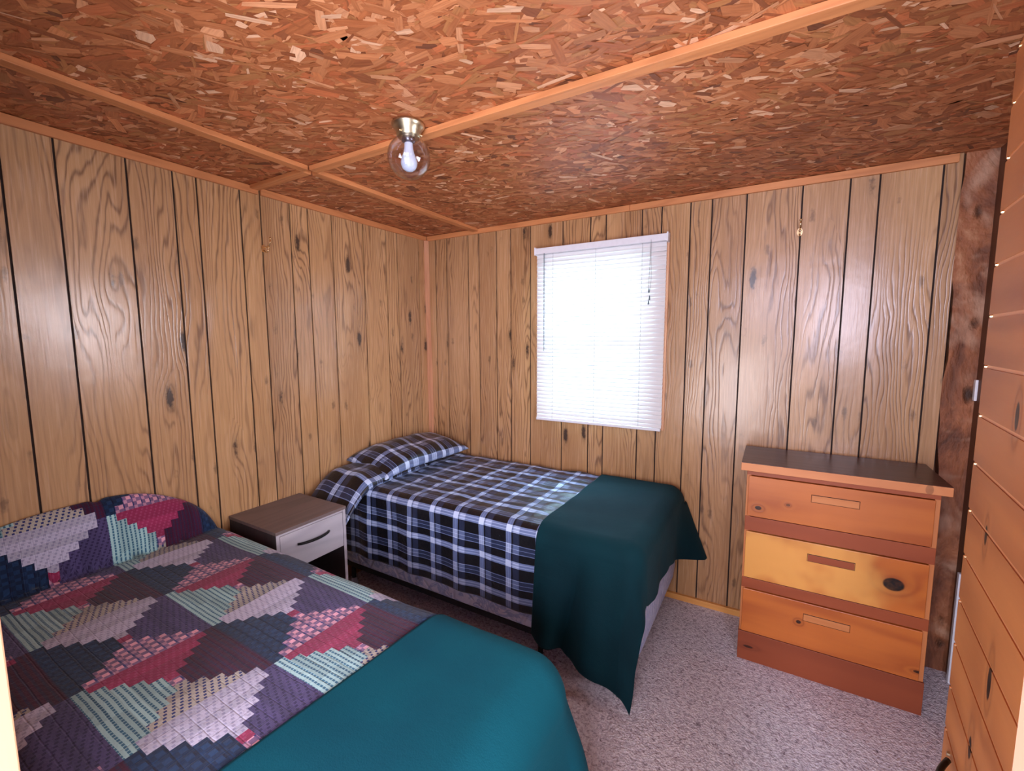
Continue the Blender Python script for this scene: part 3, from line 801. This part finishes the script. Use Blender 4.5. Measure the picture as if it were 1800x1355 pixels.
def q_fold(X, Y, below, nx, ny): return (.012*np.sin(X*2*PI/.35))*np.clip(below/.2, 0, 1)
def quilt(X, Y):
    X2 = X.copy(); xg = np.linspace(.026, .60, 260)
    for k in range(X.shape[1]):
        yy = min(max(Y[0, k], -2.44), -1.618)
        zc = quilt_core(xg, np.full_like(xg, yy)); L = np.concatenate([[0], np.cumsum(np.hypot(np.diff(xg), np.diff(zc)))])
        sg = .60-(L[-1]-L); m = X[:, k] < .60
        X2[m, k] = np.interp(X[m, k], sg, xg)
    X = X2
    px, py, pz = drape(X, Y, 2.6, -2.500, -1.558, top1, .10, fold=q_fold, core=quilt_core)
    return px, np.maximum(py, -2.506), pz
FAB = {  # colour A, colour B, weave (check, stripe, dash)
 'green':  (S(168, 204, 204), S(40, 98, 128), (0, 1, 0)),
 'beige':  (S(182, 174, 162), S(44, 54, 112), (0, 0, 1)),
 'white':  (S(198, 194, 216), S(120, 116, 156), (0, .0, .5)),
 'magenta': (S(152, 44, 84), S(200, 100, 144), (0, 0, .28)),
 'pink':   (S(236, 172, 190), S(46, 56, 116), (1, 0, 0)),
 'navy':   (S(30, 58, 94), S(12, 20, 46), (.8, 0, 0)),
 'purple': (S(80, 70, 112), S(42, 34, 70), (0, 0, .8)),
 'maroon': (S(70, 18, 48), S(36, 40, 72), (0, .8, 0)),
}
PX, PY = .32, .325
def quilt_faces(X, Y):
    j = np.floor((Y+2.17)/PY+.5).astype(int); cy = -2.17+PY*j
    i = np.floor((X-.372)/PX+.5).astype(int); cx = .372+PX*i
    par = (i+j) % 2
    dx, dy = (X-cx), (Y-cy)
    st = PX/2/5.5
    rx = np.floor(np.abs(dx)/st+.5).astype(int); ry = np.floor(np.abs(dy)/(PY/2/5.5)+.5).astype(int)
    names = np.empty(len(X), dtype=object)
    xs = rx > ry; ring = np.maximum(rx, ry)
    for k in range(len(X)):
        r = ring[k]
        if r == 0: nm = 'pink' if par[k] == 0 else 'magenta'
        elif par[k] == 0:
            if xs[k]: nm = ('beige' if r < 5 else 'white') if dx[k] > 0 else 'magenta'
            else: nm = 'maroon' if dy[k] > 0 else 'green'
        else:
            if xs[k]: nm = 'pink' if dx[k] > 0 else 'white'
            else: nm = 'purple' if dy[k] > 0 else 'navy'
        names[k] = nm
    A = np.array([FAB[n][0] for n in names]); B = np.array([FAB[n][1] for n in names]); W = np.array([FAB[n][2] for n in names], float)
    # each log a slightly different shade, old fabric
    sh = 1+.16*np.sin(i*3.1+j*5.7+rx*1.9*xs+ry*2.3*(~xs)+ (dx > 0)*1.3)
    return {'cA': A*sh[:, None], 'cB': B*sh[:, None], 'W': W}
# grid lines fall on the log seams
sx = PX/2/5.5; sy = PY/2/5.5
def seam_lines(lo, hi, c0, st, pitch, sub):
    L = []; k0 = int((lo-c0)/pitch)-2; k1 = int((hi-c0)/pitch)+2
    for k in range(k0, k1+1):
        for h in range(-6, 6):
            e = c0+k*pitch+(h+.5)*st
            if abs((h+.5)*st) < pitch/2-1e-4: L.append(e)
        L.append(c0+k*pitch+pitch/2)
    L = sorted(L); R_ = []
    for a, b in zip(L[:-1], L[1:]):
        if b-a < 1e-5: continue
        for s in range(sub): R_.append(a+(b-a)*s/sub)
    return np.array([t for t in R_ if lo <= t <= hi])
Xs = seam_lines(-.24, 1.405, .372, sx, PX, 3); Ys = seam_lines(-2.90, -1.18, -2.17, sy, PY, 3)
sheet('quilt', Xs, Ys, quilt, MAT['quilt'], 'patchwork quilt in plum, navy, pink and mint pieces covering the near bed', 'quilt', .004, face_attr=quilt_faces)
def teal_fold(X, Y, below, nx, ny):
    k = np.clip(below/.4, 0, 1.2); corner = 4*nx*nx*ny*ny
    return (.018*np.sin(Y*2*PI/.40+.5)*np.clip(nx, 0, 1) + .012*np.sin(X*2*PI/.33)*np.abs(ny) + .05*corner)*k
def teal(X, Y):
    # soft hem line across the bed leans a little
    px, py, pz = drape(X + .075*(Y+2.0)*np.clip((1.75-X)/.35, 0, 1), Y, 1.872, -2.504, -1.548, top1+.010, .115, flare=.17, fold=teal_fold, core=lambda a, b: .004*sn(a*2, b*2, 31))
    return px, np.maximum(py, -2.506), pz
Xs = np.linspace(1.395, 1.895-.115+.115*PI/2+.50, 120); Ys = np.linspace(-2.528+.15-.15*PI/2-.40, -1.548-.15+.15*PI/2+.42, 150)
sheet('blanket', Xs, Ys, teal, MAT['teal'], 'bright teal fleece blanket across the foot of the quilt-covered bed', 'blanket', .005)

# ------------------------------------------------------------------ boarded door standing open at the right
D0 = Vector((2.470, -2.510, 0)); dirv = Vector((.1028, 1, 0)).normalized(); nrm = Vector((-dirv.y, dirv.x, 0))     # nrm faces the camera side (-x)
W = (Vector((2.539, -1.840, 0))-D0).length; DH = 1.880
def dpt(s, t, z): return tuple(D0 + dirv*s + nrm*t + Vector((0, 0, z)))
def dbox(mb, s0, s1, t0, t1, z0, z1, mi=0):
    b = len(mb.v)
    mb.v += [dpt(s, t, z) for z in (z0, z1) for (s, t) in ((s0, t0), (s1, t0), (s1, t1), (s0, t1))]
    mb.f += [tuple(b+i for i in q) for q in ((0, 1, 2, 3), (7, 6, 5, 4), (0, 4, 5, 1), (1, 5, 6, 2), (2, 6, 7, 3), (3, 7, 4, 0))]; mb.m += [mi]*6
mb = MB(); bh = .0634; zb_ = .02; k = 0; joints = []
z = 1.526-.5*bh*0 + .0317
while z > zb_+bh: z -= bh
while z < DH:
    dbox(mb, 0, W, -.012, 0, max(z, zb_)+.0022, min(z+bh, DH)-.0022, 0); joints.append(z)
    z += bh
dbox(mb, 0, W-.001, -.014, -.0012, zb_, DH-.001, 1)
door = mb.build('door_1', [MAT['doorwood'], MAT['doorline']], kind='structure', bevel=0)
e = MB(); dbox(e, W-.004, W+.008, -.038, -.004, zb_, DH); e.build('door_edge', MAT['dooredge'], door)
e = MB(); dbox(e, 0, W-.004, -.036, -.014, zb_, DH); e.build('door_back', MAT['darkwall'], door)
nl = MB()
for z in joints:
    p = Vector(dpt(W-.010, .0, z)); nl.tube([p-nrm*.002, p+nrm*.0012], [.0022, .0014], 6)
nl.build('nail_heads', MAT['brass'], door)
hd = MB(); pts = []
for k in range(13):
    t = k/12; pts.append(dpt(W-.055-.085*t, .004+.014*math.sin(PI*t), .976-.002*math.sin(PI*t)))
hd.tube(pts, [.0035]*13, 8)
hd.build('door_handle', MAT['iron'], door, smooth=True)
MB().tube([dpt(W-.040, .0, .974), dpt(W-.040, .003, .974)], .003, 8).build('handle_screw', MAT['nickel'], door)
# jambs of the doorway the picture is taken from
box('trim_11', 1.33, 1.420, -2.640, -2.509, 0, H-.002, MAT['jamb'], kind='structure', bevel=.002)
box('trim_12', 2.352, 2.455, -2.640, -2.512, 0, H-.002, MAT['jamb2'], kind='structure', bevel=.002)
# white strip and switch behind the door
tag(box('trim_strip', 3.046, 3.059, -.092, -.070, .0, .512, MAT['white'], bevel=.002), 'thin white upright strip standing on the carpet behind the open door', 'trim strip')
tag(box('switch_plate', 3.050, 3.0595, -.036, -.014, 1.262, 1.352, MAT['white'], bevel=.002), 'small white plate on the wall just behind the door edge', 'switch plate')

# ------------------------------------------------------------------ camera
cam = bpy.data.cameras.new('camera'); co = bpy.data.objects.new('camera', cam); COL.objects.link(co)
yaw, pitch, roll = math.radians(-30.5109), math.radians(-5.9875), math.radians(-.2038)
f = Vector((math.sin(yaw)*math.cos(pitch), math.cos(yaw)*math.cos(pitch), math.sin(pitch)))
r = Vector((math.cos(yaw), -math.sin(yaw), 0)); u = r.cross(f)
c, s = math.cos(roll), math.sin(roll); r2 = r*c+u*s; u2 = u*c-r*s
M4 = Matrix((( r2.x, u2.x, -f.x, 2.30339), (r2.y, u2.y, -f.y, -2.64207), (r2.z, u2.z, -f.z, 1.53125), (0, 0, 0, 1)))
co.matrix_world = M4; cam.sensor_width = 36; cam.lens = 777.525/1800*36; cam.clip_start = .005
bpy.context.scene.camera = co

# ------------------------------------------------------------------ light
def area(name, loc, target, sx, sy, power, col):
    l = bpy.data.lights.new(name, 'AREA'); l.shape = 'RECTANGLE'; l.size = sx; l.size_y = sy; l.energy = power; l.color = col
    o = bpy.data.objects.new(name, l); COL.objects.link(o); o.location = loc
    o.rotation_euler = (Vector(target)-Vector(loc)).to_track_quat('-Z', 'Y').to_euler(); return o
area('window_daylight', (1.33, .55, 1.75), (1.33, -.2, 1.45), 1.1, 1.3, 330, (.46, .78, 1))
area('hall_window_daylight', (3.12, -4.3, 1.78), (2.6, 0, 1.6), .8, .9, 78, (.78, .76, 1))
area('hall_window_daylight', (2.22, -4.3, 2.02), (2.3, 0, 1.7), .30, .62, 20, (.78, .76, 1))
area('doorway_daylight', (1.95, -2.80, .95), (.6, -.9, 1.95), .85, 1.0, 36, (.95, .92, 1))
side_fill = area('side_fill_lamp', (3.04, -1.25, 1.55), (.0, -1.6, 1.15), .7, .8, 16, (.92, .90, 1)); side_fill.data.spread = math.radians(110)  # added unseen lamp behind the door, brightens the left wall
w = bpy.data.worlds.new('world'); bpy.context.scene.world = w; w.use_nodes = True
bg = w.node_tree.nodes['Background']; bg.inputs[0].default_value = (.80, .86, 1, 1); bg.inputs[1].default_value = 2.5
sc = bpy.context.scene
sc.view_settings.view_transform = 'Standard'; sc.view_settings.look = 'None'; sc.view_settings.exposure = 0.0; sc.view_settings.gamma = 1
sc.view_settings.use_curve_mapping = False
